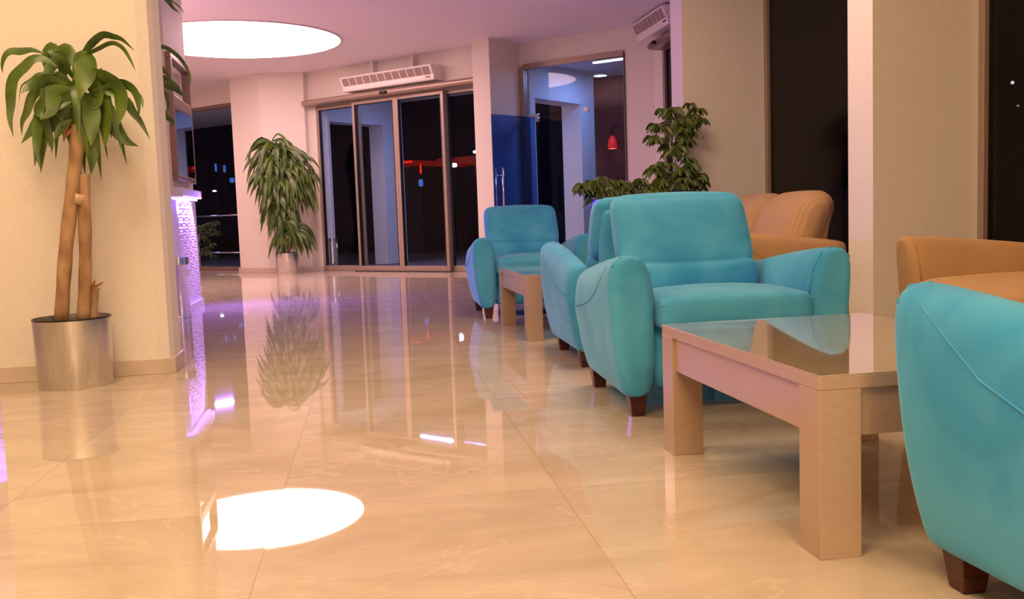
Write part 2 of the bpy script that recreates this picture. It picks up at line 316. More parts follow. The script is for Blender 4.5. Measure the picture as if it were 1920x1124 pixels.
LEAVES_HIDDEN = [[[[-1.215,6.359,2.285],[-1.106,6.358,2.262],[-1.02,6.358,2.194],[-0.989,6.357,2.148],[-0.952,6.357,2.116]],0.0158],[[[-1.202,6.41,2.308],[-1.082,6.416,2.264],[-1.008,6.421,2.208],[-0.955,6.427,2.163],[-0.933,6.433,2.123]],0.0063],[[[-1.243,6.341,1.813],[-1.148,6.334,1.88],[-1.067,6.326,1.907],[-1.011,6.319,1.882],[-0.947,6.312,1.817],[-0.906,6.304,1.723],[-0.915,6.297,1.647]],0.0158],[[[-1.246,6.356,1.815],[-1.156,6.353,1.814],[-1.074,6.35,1.772],[-1.027,6.347,1.713]],0.0252],[[[-1.262,6.423,1.791],[-1.165,6.436,1.745],[-1.09,6.449,1.711],[-1.026,6.462,1.676],[-0.98,6.475,1.618]],0.0442],[[[-1.241,6.423,1.767],[-1.144,6.436,1.721],[-1.088,6.449,1.652],[-1.072,6.463,1.582],[-1.085,6.476,1.513]],0.0158],[[[-1.203,6.33,1.707],[-1.118,6.312,1.588],[-1.061,6.294,1.481],[-1.021,6.277,1.444],[-1.031,6.259,1.408]],0.0189],[[[-1.242,6.335,1.812],[-1.179,6.316,1.705],[-1.149,6.297,1.587],[-1.142,6.278,1.47]],0.0379],[[[-1.249,6.325,1.845],[-1.297,6.297,1.863],[-1.339,6.269,1.802],[-1.362,6.242,1.685]],0.0379],[[[-1.258,6.351,1.792],[-1.306,6.341,1.71],[-1.323,6.331,1.594]],0.0379]]
CH = 3.15   # ceiling height
# ------------------------------------------------------------------ the room
fl = MB().prism([(-6.2, -4.2), (4.2, -4.2), (4.2, 11.72), (3.95, 11.97), (2.4, 13.52), (2.2, 13.2), (-6.2, 21.6)], -.10, 0)
struct('floor', fl, 'floor')
struct('ceiling', MB().prism([(-6.2, -4.2), (4.3, -4.2), (4.3, 11.7), (-6.2, 22.0)], CH, CH+.12), 'ceiling')
def dwall(mb, x0, x1, c, z0, z1, t=.25):
    k = t/math.sqrt(2); return mb.prism([(x0, c-x0), (x1, c-x1), (x1+k, c-x1+k), (x0+k, c-x0+k)], z0, z1)
w = MB()
dwall(w, -6.2, -1.55, 15.4, 2.87, CH)            # above the left window
dwall(w, -6.2, -4.4, 15.4, 0, 2.87)
dwall(w, -1.70, -.39, 15.4, 0, CH)               # behind the plant pillar
dwall(w, -.39, 2.12, 15.4, 2.62, CH)             # above the sliding doors
dwall(w, 2.12, 2.19, 15.4, 0, CH, .2)
struct('wall_entrance', w, 'wall')
# pillar behind the potted plant
struct('wall_pillar_plant', MB().prism([(-1.74, 16.34), (-1.25, 15.85), (-.56, 15.80), (-.50, 15.93), (-1.5, 16.9)], 0, CH), 'wall')
# pillar between the two glass fronts
pil = [(1.786, 13.114), (1.986, 12.914), (2.52, 13.45), (2.32, 13.65)]
struct('wall_pillar_entrance', MB().prism(pil, 0, CH), 'wall')
w = MB()
dwall(w, 2.44, 2.52, 15.9, 0, CH); dwall(w, 2.52, 3.66, 15.9, 2.835, CH); dwall(w, 3.66, 4.2, 15.9, 0, CH)
struct('wall_side_entrance', w, 'wall')
# right-hand side
w = MB()
w.box((3.95, 11.62, 0), (4.2, 11.95, CH)); w.box((3.95, 9.6, 2.80), (4.2, 11.62, CH)); w.box((3.95, 7.7, 0), (4.2, 9.6, CH))
struct('wall_right_rear', w, 'wall')
struct('wall_pillar_far', MB().box((2.79, 7.70, 0), (3.95, 7.98, CH)), 'wall')
struct('wall_pillar_near', MB().box((2.866, 4.92, 0), (3.62, 5.185, CH)), 'wall')
w = MB(); w.box((3.5, -4.0, 0), (3.75, 1.4, CH)); w.box((3.56, 1.4, 2.95), (3.75, 4.92, CH)); w.box((3.56, 5.185, 2.95), (3.75, 7.7, CH))
struct('wall_right', w, 'wall')
struct('wall_back', MB().box((-6.0, -4.2, 0), (3.75, -4.0, CH)), 'wall')
struct('wall_left', MB().box((-6.2, -4.0, 0), (-6.0, 21.3, CH)), 'wall')
# near left pillar (chamfered corner)
struct('wall_pillar_left', MB().prism([(-1.86, 5.46), (-1.045, 5.46), (-.99, 5.50), (-.975, 5.56), (-.975, 5.77), (-1.86, 5.77)], 0, CH), 'wall')
struct('baseboard_pillar_left', MB().prism([(-1.875, 5.445), (-1.01, 5.445), (-.96, 5.485), (-.96, 5.785), (-1.875, 5.785)], 0, .085), 'base', bevel=.003)
struct('baseboard_plant_pillar', MB().prism([(-1.77, 16.33), (-1.265, 15.83), (-.545, 15.78), (-.40, 15.77), (-.40, 15.82), (-1.2, 16.0)], 0, .085), 'base', bevel=.003)
struct('baseboard_entrance_pillar', MB().prism([(1.765, 13.115), (1.986, 12.892), (2.51, 13.42), (2.35, 13.6)], 0, .085), 'base', bevel=.003)
struct('baseboard_near_pillar', MB().box((2.851, 4.905, 0), (3.5, 5.2, .085)), 'base', bevel=.003)
struct('baseboard_far_pillar', MB().box((2.775, 7.685, 0), (3.8, 7.995, .085)), 'base', bevel=.003)

# upper reception pillar and its framed mirror
struct('wall_reception', MB().box((-2.3, 9.02, 1.131), (-1.5, 10.17, CH)), 'wall')
t = thing('framed_mirror', 'tall brown framed mirror panel on the reception pillar, above the violet lit counter', 'mirror', (-1.5, 9.55, 1.21), -R(90))
# local x -> -Y ; local y -> +X ... front faces +X, so build with x along Y directly
t.rotation_euler = (0, 0, R(90))   # local x -> +Y, local -y -> +X
fr = MB(); a0, a1 = -.53, .53
fr.box((a0, -.05, 0), (a1, 0, .05)); fr.box((a0, -.05, 1.08), (a1, 0, 1.13)); fr.box((a0, -.05, .05), (a0+.06, 0, 1.08)); fr.box((a1-.06, -.05, .05), (a1, 0, 1.08)); fr.box((a0+.06, -.05, .66), (a1-.06, 0, .76))
fr.build('frame', 'alu_dark', t, bevel=.006)
MB().box((a0+.06, -.012, .76), (a1-.06, -.002, 1.08)).build('upper_pane', 'mirror', t)
q = MB().box((-.45, -.03, .05), (.45, -.024, .66)).build('lower_pane', 'mirror', t); q.rotation_euler = (0, 0, -R(2.8))
# reception counter
t = thing('reception_counter', 'white reception counter with hexagon relief cladding and violet strip light under its ledge', 'counter', (0, 0, 0))
def uvwall(mb_pts, z0, z1, m, name, parent):
    """vertical panels along a polyline, with uv in metres"""
    me = bpy.data.meshes.new(name); vs = []; fs = []; uv = []; d = 0
    for (x0, y0), (x1, y1) in zip(mb_pts, mb_pts[1:]):
        L = math.hypot(x1-x0, y1-y0); n = len(vs)
        nx, ny = (y1-y0)/L*-.02, (x1-x0)/L*.02
        vs += [(x0, y0, z0), (x1, y1, z0), (x1, y1, z1), (x0, y0, z1), (x0+nx, y0+ny, z0), (x1+nx, y1+ny, z0), (x1+nx, y1+ny, z1), (x0+nx, y0+ny, z1)]
        q = [(n, n+1, n+2, n+3), (n+5, n+4, n+7, n+6), (n+4, n, n+3, n+7), (n+1, n+5, n+6, n+2), (n+3, n+2, n+6, n+7), (n+4, n+5, n+1, n)]
        fs += q
        for f in q:
            for i in f: uv.append((d + (L if (i-n) in (1, 2, 5, 6) else 0), vs[i][2]))
        d += L
    me.from_pydata(vs, [], fs); me.update(); l = me.uv_layers.new(name='UVMap')
    for i, c in enumerate(uv): l.data[i].uv = c
    me.materials.append(M[m]); o = bpy.data.objects.new(name, me); COL.objects.link(o); o.parent = parent; return o
fpath = [(-3.3, 7.07), (-1.47, 8.90), (-1.47, 10.05)]
MB().prism([(-3.3, 7.09), (-1.49, 8.905), (-1.49, 10.04), (-2.2, 10.04), (-2.2, 9.1), (-3.8, 7.6)], 0, 1.055).build('counter_body', 'counter', t)
uvwall([(-3.3, 7.07), (-1.55, 8.82)], .07, 1.03, 'hex', 'relief_panel', t)
uvwall([(-1.47, 8.97), (-1.47, 10.05)], .07, 1.03, 'hex', 'relief_panel', t)
MB().prism([(-1.56, 8.80), (-1.462, 8.895), (-1.462, 8.975), (-1.5, 8.975), (-1.6, 8.85)], .07, 1.03).build('corner_post', 'counter', t)
MB().prism([(-3.34, 7.04), (-1.445, 8.885), (-1.445, 10.07), (-1.5, 10.07), (-1.5, 8.93), (-3.36, 7.1)], 0, .07).build('plinth', 'counter', t)
MB().prism([(-3.4, 6.85), (-1.38, 8.77), (-1.38, 9.88), (-2.3, 9.9), (-2.3, 9.3), (-3.9, 7.6)], 1.055, 1.13).build('ledge', 'counter', t, bevel=.006)
MB().prism([(-3.36, 6.95), (-1.42, 8.80), (-1.42, 9.86), (-1.445, 9.86), (-1.445, 8.82), (-3.38, 6.98)], 1.035, 1.053).build('led_strip', 'led', t)

# ------------------------------------------------------------------ left window (window_1) and what stands outside
def d_frame(mb, W, z0, z1, b=.05, y0=-.03, y1=.05, bots=None):
    mb.box((0, y0, z0), (b, y1, z1)); mb.box((W-b, y0, z0), (W, y1, z1)); mb.box((b, y0, z1-b), (W-b, y1, z1)); mb.box((b, y0, z0), (W-b, y1, z0+(bots or b)))
t = thing('window_1', None, None, on_d(-4.4, 15.45), DROT, kind='structure')
Wd = (4.4-1.72)*math.sqrt(2); f = MB(); d_frame(f, Wd, 0, 2.87, .06); f.box((Wd/2-.03, -.03, .06), (Wd/2+.03, .05, 2.81)); f.build('window_frame', 'alu_dark', t, bevel=.004)
MB().box((.06, 0, .06), (Wd-.06, .012, 2.81)).build('pane', 'glass', t)
t = thing('railing', 'chrome handrail outside the left window above a low kerb', 'railing', (-4.6, 22.6, 0), DROT)
MB().tube([(0, 0, .98), (3.6, 0, .98)], .022).build('top_rail', 'chrome', t, smooth=True)
MB().tube([(0, 0, .22), (3.6, 0, .22)], .02).build('bottom_rail', 'chrome', t, smooth=True)
for x in (.1, 1.8, 3.5): MB().tube([(x, 0, 0), (x, 0, .96)], .018).build('post', 'chrome', t, smooth=True)

# ------------------------------------------------------------------ sliding entrance (door_1)
S2 = math.sqrt(2)
t = thing('door_1', None, None, on_d(-.39, 15.4), DROT, kind='structure')
seams = [0, .89, 1.74, 2.66, 3.52]
def leaf(x0, x1, y0, name='door_leaf', st=.05):
    lf = bpy.data.objects.new(name, None); COL.objects.link(lf); lf.parent = t; lf.location = (x0, y0, 0)
    w_ = x1-x0; f = MB(); f.box((0, -.025, .0), (st, .025, 2.60)); f.box((w_-st, -.025, 0), (w_, .025, 2.60)); f.box((st, -.025, 2.545), (w_-st, .025, 2.60)); f.box((st, -.025, .0), (w_-st, .025, .085))
    f.build('leaf_frame', 'alu', lf, bevel=.004)
    g = MB(); g.box((st, -.027, .085), (st+.012, .027, 2.545)); g.box((w_-st-.012, -.027, .085), (w_-st, .027, 2.545)); g.box((st, -.027, 2.535), (w_-st, .027, 2.547)); g.build('gasket', 'gasket', lf)
    MB().box((st+.01, -.005, .085), (w_-st-.01, .005, 2.545)).build('pane', 'glass', lf)
leaf(.0, .93, .04); leaf(.86, 1.745, -.04); leaf(1.745, 2.66, -.04); leaf(2.62, 3.52, .04)
tr = MB(); tr.box((.80, -.10, 0), (2.72, -.075, .012)); tr.build('floor_guide', 'black', t)
t = thing('door_operator', 'long rounded aluminium header box over the sliding entrance doors', 'door header', on_d(-.36, 15.2), DROT)
prof = [(.14, 2.70), (-.02, 2.70), (-.07, 2.685), (-.085, 2.66), (-.085, 2.64), (-.06, 2.612), (0, 2.605), (.14, 2.605)]
MB().loft([[(x, y, z) for y, z in prof] for x in (-.26, 3.2)]).build('casing', 'alu', t, bevel=.003)
s = MB(); cushion(s, (.12, .05, .05), .018, c=(1.50, -.105, 2.645), n=5); s.build('motion_sensor', 'black', t, smooth=True)

def air_curtain(t, Wd, cells, H=.215, D=.24, slots=2):
    """local: x along, front faces -y, z up from 0"""
    ac = lambda k: (.028-.062*(k/6)**.75, .075+.115*k/6)
    pr = [(D, 0), (.05, 0), (.036, .010), (.028, .03)] + [ac(k) for k in range(7)] + [(-.036, H-.012), (-.028, H), (D, H)]
    MB().loft([[(x, y, z) for y, z in pr] for x in (0, Wd)]).build('casing', 'white', t, bevel=.004)
    m0 = .035; cw = (Wd-2*m0)/cells
    arc = [(ac(k)[0]-.001, ac(k)[1]) for k in (.3, 1, 2, 3, 4, 5, 5.7)]
    g = MB()
    for i in range(cells):
        for j in range(slots):
            x0 = m0+i*cw+j*cw/slots+.010; x1 = m0+i*cw+(j+1)*cw/slots-.008
            g.loft([[(x, y-.002, z) for y, z in arc]+[(x, y+.006, z+.001) for y, z in arc[::-1]] for x in (x0, x1)])
    g.build('grille', 'grille', t)
    e = MB(); e.box((Wd-.15, .020, .040), (Wd-.06, .030, .056)); e.build('badge', 'black', t, bevel=.002)
    for x in (Wd*.28, Wd*.72): MB().box((x, .12, H), (x+.05, D, CH-t.location.z)).build('bracket', 'wall', t)
t = thing('air_curtain', 'long white air curtain unit mounted over the main sliding doors', 'air curtain', on_d(.03, 15.08, 2.735), DROT)
air_curtain(t, 1.80, 6)
t = thing('air_curtain', 'white air curtain unit at the top right, cut off by the far pillar', 'air curtain', (3.70, 11.95, 2.905), -R(90))
air_curtain(t, 1.2, 4, D=.20)

# ------------------------------------------------------------------ side entrance: window_2 with two frameless glass doors
t = thing('window_2', None, None, on_d(2.52, 15.92), DROT, kind='structure')
Wd = (3.66-2.52)*S2
f = MB(); f.box((-.02, -.045, 0), (.045, .05, 2.835)); f.box((Wd-.005, -.04, 0), (Wd, .05, 2.835)); f.box((.045, -.045, 2.79), (Wd, .05, 2.86)); f.build('window_frame', 'alu', t, bevel=.003)
MB().box((.045, .0, 2.16), (Wd-.005, .01, 2.79)).build('pane', 'glass_shiny', t)
MB().box((1.05, .0, .02), (Wd-.005, .01, 2.155)).build('side_pane', 'glass', t)
t = thing('door_2', None, None, on_d(2.65, 15.92), DROT, kind='structure')
MB().box((.02, -.005, .01), (.86, .005, 2.15)).build('pane', 'glass_shiny', t)
h = MB(); h.box((-.10, -.02, 2.12), (.07, .02, 2.17)); h.box((.0, -.025, 2.06), (.07, .025, 2.12)); h.build('patch_fitting', 'chrome', t, bevel=.004)
h = MB(); h.box((.80, -.02, 2.13), (.87, .02, 2.19)); h.build('corner_clamp', 'white', t, bevel=.006)
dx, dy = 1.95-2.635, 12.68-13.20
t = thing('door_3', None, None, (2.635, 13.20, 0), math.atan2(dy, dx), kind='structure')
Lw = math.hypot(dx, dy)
MB().box((0, -.006, .01), (Lw, .006, 2.12)).build('pane', 'glass_blue_reflect', t)
h = MB()
for y in (-.06, .06):
    h.tube([(Lw-.12, y, .80), (Lw-.12, y, 1.42)], .014)
    for z in (.90, 1.32): h.tube([(Lw-.12, 0, z), (Lw-.12, y, z)], .009)
h.build('handle', 'chrome', t, smooth=True)
# second sliding door in the right-hand wall (door_4)
t = thing('door_4', None, None, (3.97, 11.62, 0), -R(90), kind='structure')
f = MB(); f.box((0, -.02, 0), (.07, .06, 2.80)); f.box((.85, -.02, 0), (.91, .06, 2.80)); f.box((1.94, -.02, 0), (2.02, .06, 2.80)); f.box((.07, -.02, 2.74), (1.94, .06, 2.80)); f.box((.07, -.02, 0), (1.94, .06, .08)); f.build('door_frame', 'alu_dark', t, bevel=.004)
MB().box((.07, .01, .08), (1.94, .022, 2.74)).build('pane', 'glass_dark', t)
t = thing('door_operator', 'dark rounded header box below the right-hand air curtain', 'door header', (3.82, 11.60, 0), -R(90))
MB().loft([[(x, y+.02, z+.14) for y, z in prof] for x in (.0, 1.6)]).build('casing', 'alu_dark', t, bevel=.003)
s = MB(); cushion(s, (.10, .05, .05), .018, c=(.30, -.09, 2.785), n=5); s.build('motion_sensor', 'black', t, smooth=True)
# right-hand windows
def xwin(name, y0, y1, mull=()):
    t = thing(name, None, None, (3.52, y1, 0), -R(90), kind='structure'); Wd = y1-y0
    f = MB(); d_frame(f, Wd, 0, 2.95, .05, -.02, .05)
    for q in mull: f.box((q-.02, 0, .05), (q+.02, .04, 2.9))
    f.build('window_frame', 'alu', t, bevel=.003)
    MB().box((.05, .01, .05), (Wd-.05, .022, 2.9)).build('pane', 'glass_dark', t)
xwin('window_3', 5.185, 7.70); xwin('window_4', 1.4, 4.92, (1.7,))

# ------------------------------------------------------------------ ceiling light
t = thing('ceiling_light', 'large glowing round ceiling light before the entrance doors', 'ceiling light', (-1.25, 13.05, CH))
MB().lathe([(1.30, -.0), (1.33, 0), (1.33, -.012), (1.30, -.012)], n=96, close=True).build('trim_ring', 'ring', t)
MB().lathe([(0.001, -.004), (1.30, -.004), (1.30, -.009), (.001, -.009)], n=96, close=True).build('diffuser', 'disc', t)

# ------------------------------------------------------------------ vestibules and night outside
struct('trim_paving', MB().prism([(-8, 23.7), (-8, 30), (8, 18), (8, 7.8), (3.9, 12.02), (2.4, 13.52), (2.2, 13.2)], -.12, -.01), 'ext_floor')
struct('trim_ground', MB().box((-60, -30, -.4), (80, 90, -.2)), 'ground')
def side_wall(X0, Y0, s0, s1, o0, o1, th, H=2.92, oz=2.42):
    e = 1/S2; w = MB()
    def seg(a, b, z0, z1):
        w.prism([(X0+a*e, Y0+a*e), (X0+b*e, Y0+b*e), (X0+b*e-th*e, Y0+b*e+th*e), (X0+a*e-th*e, Y0+a*e+th*e)], z0, z1)
    seg(s0, o0, 0, H); seg(o1, s1, 0, H); seg(o0, o1, oz, H); return w
struct('wall_vestibule_main', side_wall(-.5, 15.9, .28, 2.22, .45, 1.71, .32), 'ext_wall')
struct('wall_vestibule_side', side_wall(2.3, 13.1, .45, 2.22, .58, 1.82, .34), 'ext_wall')
struct('trim_canopy', MB().prism([(-6.0, 21.7), (-6.0, 25.2), (2.7, 16.5), (4.6, 14.8), (5.8, 13.4), (5.8, 10.1), (4.2, 11.9)], 2.92, 3.2), 'ext_wall')
struct('wall_cladding', MB().prism([(4.0, 15.25), (6.6, 12.65), (6.8, 12.85), (4.1, 15.55)], 0, 2.92), 'maroon')
t = thing('wall_lamp', 'red bell shaped lamp on the dark red wall outside the side entrance', 'lamp', (4.20, 14.85, 1.77))
MB().lathe([(.075, 0), (.073, .06), (.062, .13), (.035, .19), (.012, .21), (.010, .205), (.05, .13), (.068, .06), (.07, 0)], n=28, close=True).build('shade', 'redshade', t, smooth=True)
MB().tube([(0, 0, .2), (0, 0, .32), (.04, .04, .36), (.12, .12, .36)], .012).build('arm', 'black', t, smooth=True)
MB().lathe([(.001, .012), (.066, .012), (.066, .006), (.001, .006)], n=24, close=True).build('bulb', 'warmlight', t)
t = thing('canopy_downlight', 'small round white downlight in the canopy beyond the side entrance', 'ceiling light', (4.02, 14.8, 2.92))
MB().lathe([(.001, -.004), (.10, -.004), (.10, -.02), (.001, -.02)], n=28, close=True).build('diffuser', 'coollight', t)
MB().lathe([(.10, 0), (.12, 0), (.12, -.022), (.10, -.022)], n=28, close=True).build('trim_ring', 'white', t)
t = thing('strip_light', 'thin white light strip at the top of the side entrance window', 'strip light', (3.55, 13.45, 2.90), DROT)
MB().box((0, 0, -.02), (1.4, .04, 0)).build('diffuser', 'coollight', t); MB().box((-.02, -.01, 0), (1.42, .05, .02)).build('housing', 'white', t)
t = thing('strip_light', 'slim strip light under the canopy just outside the sliding doors', 'strip light', (1.54-.49, 15.48+.49, 2.92), DROT)
MB().box((-.03, -.03, -.035), (1.42, .03, 0)).build('housing', 'white', t)
def ash_bin(label, loc):
    t = thing('ash_bin', label, 'bin', loc)
    MB().lathe([(.001, 0), (.086, 0), (.086, .012), (.080, .018), (.080, .455), (.083, .46), (.083, .47), (.001, .47)], n=36, close=True).build('body', 'chrome', t, smooth=False)
    autosmooth(t.children[0], 35)
    MB().lathe([(.001, .53), (.086, .53), (.086, .47), (.078, .475), (.078, .52), (.001, .52)], n=36, close=True).build('lid', 'chrome', t)
    autosmooth(t.children[1], 35)
    s = MB(); cushion(s, (.035, .06, .07), .015, c=(.068, -.02, .40), n=5); s.build('opening', 'white', t, smooth=True)
    return t
ash_bin('narrow polished steel bin at the foot of the reception counter', (-1.455, 8.75, 0))
ash_bin('dim cylindrical bin outside behind the leftmost sliding door pane', (-.235, 15.93, -.01))

def glow(name, label, cat, p, size, m, rz=DROT):
    t = thing(name, label, cat, (p[0], p[1], -.2), rz); h = p[2]+.2
    o = MB(); cushion(o, size, min(size)*.45, c=(0, 0, h), n=5); o.build('lamp_head', m, t, smooth=True)
    MB().tube([(0, 0, 0), (0, 0, h-size[2]*.5)], .012, 8).build('pole', 'black', t); return t
t = thing('drinks_kiosk', 'distant kiosk with red glowing awning edge seen through the sliding doors', 'kiosk', (1.0, 23.0, 0), DROT)
MB().box((0, .0, -.2), (1.05, 1.6, 1.98)).build('cabin', 'darkmetal', t, bevel=.02)
MB().box((-.05, -.35, 1.98), (1.10, 1.6, 2.10)).build('awning', 'dimred', t, bevel=.01)
MB().box((.55, -.37, 2.04), (1.12, -.35, 2.08)).build('neon_edge', 'redlight', t); MB().box((1.07, -.05, 1.80), (1.10, -.02, 2.04)).build('neon_post', 'redlight', t)
glow('blue_lantern', 'blue glowing lantern in the dark beyond the third door pane', 'lantern', (1.72, 22.05, 1.58), (.10, .10, .17), 'bluelight')
glow('street_lamp', 'bright white lamp in the night beyond the fourth door pane', 'lamp', (2.43, 21.5, 1.93), (.13, .1, .09), 'coollight')
glow('signal_lamp', 'small green-white light at the right edge of the fourth door pane', 'lamp', (2.86, 21.14, 2.19), (.08, .06, .06), 'coollight')
t = thing('street_awning', 'dim red awning on thin posts in the night beyond the fourth door pane', 'awning', (2.14, 22.44, -.2), DROT)
MB().box((0, 0, 2.18), (1.3, .9, 2.34)).build('canopy', 'dimred', t)
for x in (.03, 1.27): MB().tube([(x, .45, 0), (x, .45, 2.18)], .02, 8).build('post', 'black', t)
for k, (p, sz) in enumerate((((-3.42, 27.45, 2.35), (.06, .05, .22)), ((-3.16, 27.16, 2.30), (.07, .05, .20)))):
    glow('blue_lantern', ('left blue lantern glowing in the dark beyond the left window', 'right blue lantern glowing above the blue box beyond the left window')[k], 'lantern', p, sz, 'bluelight')
glow('sign_box', 'small blue lit box low beneath the right lantern beyond the left window', 'sign', (-3.02, 27.55, 2.0), (.15, .1, .14), 'bluelight')
glow('street_lamp', 'faint white point of light low in the dark beyond the left window', 'lamp', (-3.5, 27.5, 1.72), (.10, .06, .04), 'coollight')
glow('street_lamp', 'upper small point of light in the dark rightmost window', 'lamp', (12, 15.9, 2.85), (.06, .06, .06), 'coollight')
glow('street_lamp', 'lower tiny point of light in the dark rightmost window', 'lamp', (12, 15.75, 2.42), (.04, .04, .03), 'warmlight')
# ------------------------------------------------------------------ upholstered seats
def arm_section(s, inner, y, D, ztop, zdrop, th, flare, base=.088, shrink=0.0):
    """closed ring of one arm cross-section; s = +1/-1 side, inner = inner plane |x|"""
    t = max(0, min(1, y/D)); th = th-.02*t; zt = ztop - zdrop*t**1.4 - shrink*.5
    k = shrink
    P = [(0+k, base+k*.3), (0+k, .26), (0+k, zt-.16), (.012+k, zt-.08), (.045+k*.7, zt-.018), (.085, zt), (.140-k*.6, zt-.004-.02*t), (th-.005-k, zt-.030-.07*min(1, 1.6*t)), (th-k, zt-.115-.08*min(1, 1.6*t)), (th-.006-k, .36-.02*t), (th-flare*.35-k, .23), (th-flare*.75-k, .13), (th-flare-k, base-.012+k*.3), (th*.35, base)]
    ring = []
    for u, z in P:
        sh = .05*(1-z/ztop)*max(0, 1-y/(D*.6))     # the arm leans forward at the front
        ring.append((s*(inner+u), y+sh, z))
    return ring
def seat_frame(root, W, D, inner, m, ztop=.635, zdrop=.10, th=.182, flare=.06, legs=True):
    """local: x across, y from 0 (front) to D (back)"""
    oy = -D/2
    for s in (-1, 1):
        ys = [(-.004, .042), (.000, .030), (.012, .013), (.030, .003), (.07, .0), (.15, 0), (.3, 0), (.5, 0), (.68, 0), (D-.10, 0), (D-.05, .004), (D-.02, .016), (D-.008, .04)]
        a = MB().loft([[(x, y+oy, z) for x, y, z in arm_section(s, inner, y, D, ztop, zdrop, th, flare, shrink=k)] for y, k in ys])
        ao = a.build('armrest', m, root, smooth=True, sub=2)
        # piping on the smooth surface: round the front panel, then back along the outer edge of the top pad
        def lim(y, i, k=0.0):
            q = arm_section(s, inner, y, D, ztop, zdrop, th, flare, shrink=k); a_, b_, c_ = q[i-1], q[i], q[(i+1) % 14]
            return Vector([(a_[j]+4*b_[j]+c_[j])/6 for j in range(3)])+Vector((0, oy, 0))
        path = [lim(.026, i, .003) for i in range(2, 8)]
        MB().tube(path, .0024, 6).build('piping', m, ao, smooth=True)
        path = []
        for y in (.03, .06, .12, .2, .3, .42, .55, .68, D-.08):
            w_ = min(1, ((y-.03)/.30)**.7)*1.9; k_ = .010 if y < .05 else .003 if y < .1 else 0
            p_ = lim(y, 6, k_).lerp(lim(y, 7, k_), w_) if w_ < 1 else lim(y, 7, k_).lerp(lim(y, 8, k_), w_-1)
            path.append(p_+Vector((s*.0025, 0, .001)))
        MB().tube(path, .0024, 6).build('piping', m, ao, smooth=True)
    b = MB(); cushion(b, (2*inner+.01, D-.16, .27), .03, c=(0, .02, .235), n=6); b.build('base', m, root, smooth=True)
    bk = MB()
    def lean(q, p): q[1] += .13*(q[2]+.36)/.72; return q
    cushion(bk, (2*inner-.07, .15, .70), .05, (0, .01, .01), c=(0, oy+D-.20, .46), n=8, fn=lean); bk.build('back_frame', m, root, smooth=True)
    if legs:
        for sx in (-1, 1):
            for y in (.115, D-.09):
                l = MB(); cx = sx*(inner+.062); cy = y+oy; dx_ = -sx*.0
                l.loft([[(cx+a*h, cy+b_*h, z) for a, b_ in ((-1, -1), (1, -1), (1, 1), (-1, 1))] for z, h in ((0, .025), (.115, .040))])
                l.build('leg', 'legwood', root, bevel=.003)
def make_armchair():
    D = .86; inner = .305
    t = thing('armchair', 'x', 'armchair', (0, 0, 0))
    seat_frame(t, .95, D, inner, M['teal'])
    oy = -D/2
    c = MB()
    def sf(q, p):
        if p[2] > 0: q[2] += .008*(1-p[0]**2) - .018*max(0, p[1])
        return q
    cushion(c, (2*inner-.004, .60, .125), .035, (.0, .006, .016), c=(0, oy+.275, .405), n=12, fn=sf); co = c.build('seat_cushion', 'teal', t, smooth=True)
    p = MB()
    x_, y0 = inner-.006, oy-.024
    p.tube([(-x_, y0+.006, .440), (-x_*.5, y0-.002, .441), (x_*.5, y0-.002, .441), (x_, y0+.006, .440)], .0028, 6); p.build('piping', 'teal', co, smooth=True)
    l = MB(); cushion(l, (2*inner-.006, .14, .16), .05, (0, .02, .0), c=(0, oy+.565, .500), n=10); l.build('lumbar_roll', 'teal', t, smooth=True)
    b = MB()
    def bf(q, p):
        q[1] += .16*(q[2]+.15)/.33
        w = (p[2]+1)/2
        q[0] *= 1 + .02*math.sin(w*math.pi) - .015*w
        return q
    cushion(b, (2*inner-.01, .17, .325), .055, (.0, .030, .012), c=(0, oy+.60, .700), n=14, fn=bf); b.build('back_cushion', 'teal', t, smooth=True)
    return t
chair = make_armchair()
spots = [((1.46, 3.88), -2, 'turquoise velvet armchair facing the camera, behind the near coffee table'),
         ((1.43, 7.68), -1, 'farthest turquoise armchair, facing the camera behind the small far table'),
         ((1.57, 5.13), 177, 'turquoise armchair turned away, between the far table and the chair facing us'),
         ((1.585, 1.42), 180, 'turquoise armchair cut off at the bottom right corner, nearest the camera')]
for i, ((x, y), a, lab) in enumerate(spots):
    o = chair if i == 0 else copy_tree(chair)
    o.location = (x, y, 0); o.rotation_euler = (0, 0, R(a)); tag(o, lab, 'armchair', 'turquoise velvet armchairs')

def make_sofa():
    D = .88; inner = .66
    t = thing('sofa', 'x', 'sofa', (0, 0, 0)); oy = -D/2
    seat_frame(t, 1.7, D, inner, M['beige'], ztop=.655, zdrop=.085, th=.17, flare=.05)
    for s in (-1, 1):
        c = MB(); cushion(c, (inner-.006, .62, .14), .05, (.0, .01, .03), c=(s*inner/2, oy+.29, .41), n=10); c.build('seat_cushion', 'beige', t, smooth=True)
        b = MB()
        def bf(q, p): q[1] += .15*(q[2]+.2)/.4; return q
        cushion(b, (inner-.006, .27, .43), .13, (.0, .03, .01), c=(s*inner/2, oy+.645, .66), n=14, fn=bf); b.build('back_cushion', 'rib', t, smooth=True)
    return t
so = make_sofa()
so.location = (2.57, 6.22, 0); so.rotation_euler = (0, 0, -R(90)); tag(so, 'tan sofa with ribbed back cushions between the two pillars', 'sofa', 'tan sofas by the windows')
s2 = copy_tree(so); s2.location = (2.71, 2.93, 0); tag(s2, 'tan sofa at the right edge, in front of the near pillar', 'sofa', 'tan sofas by the windows')

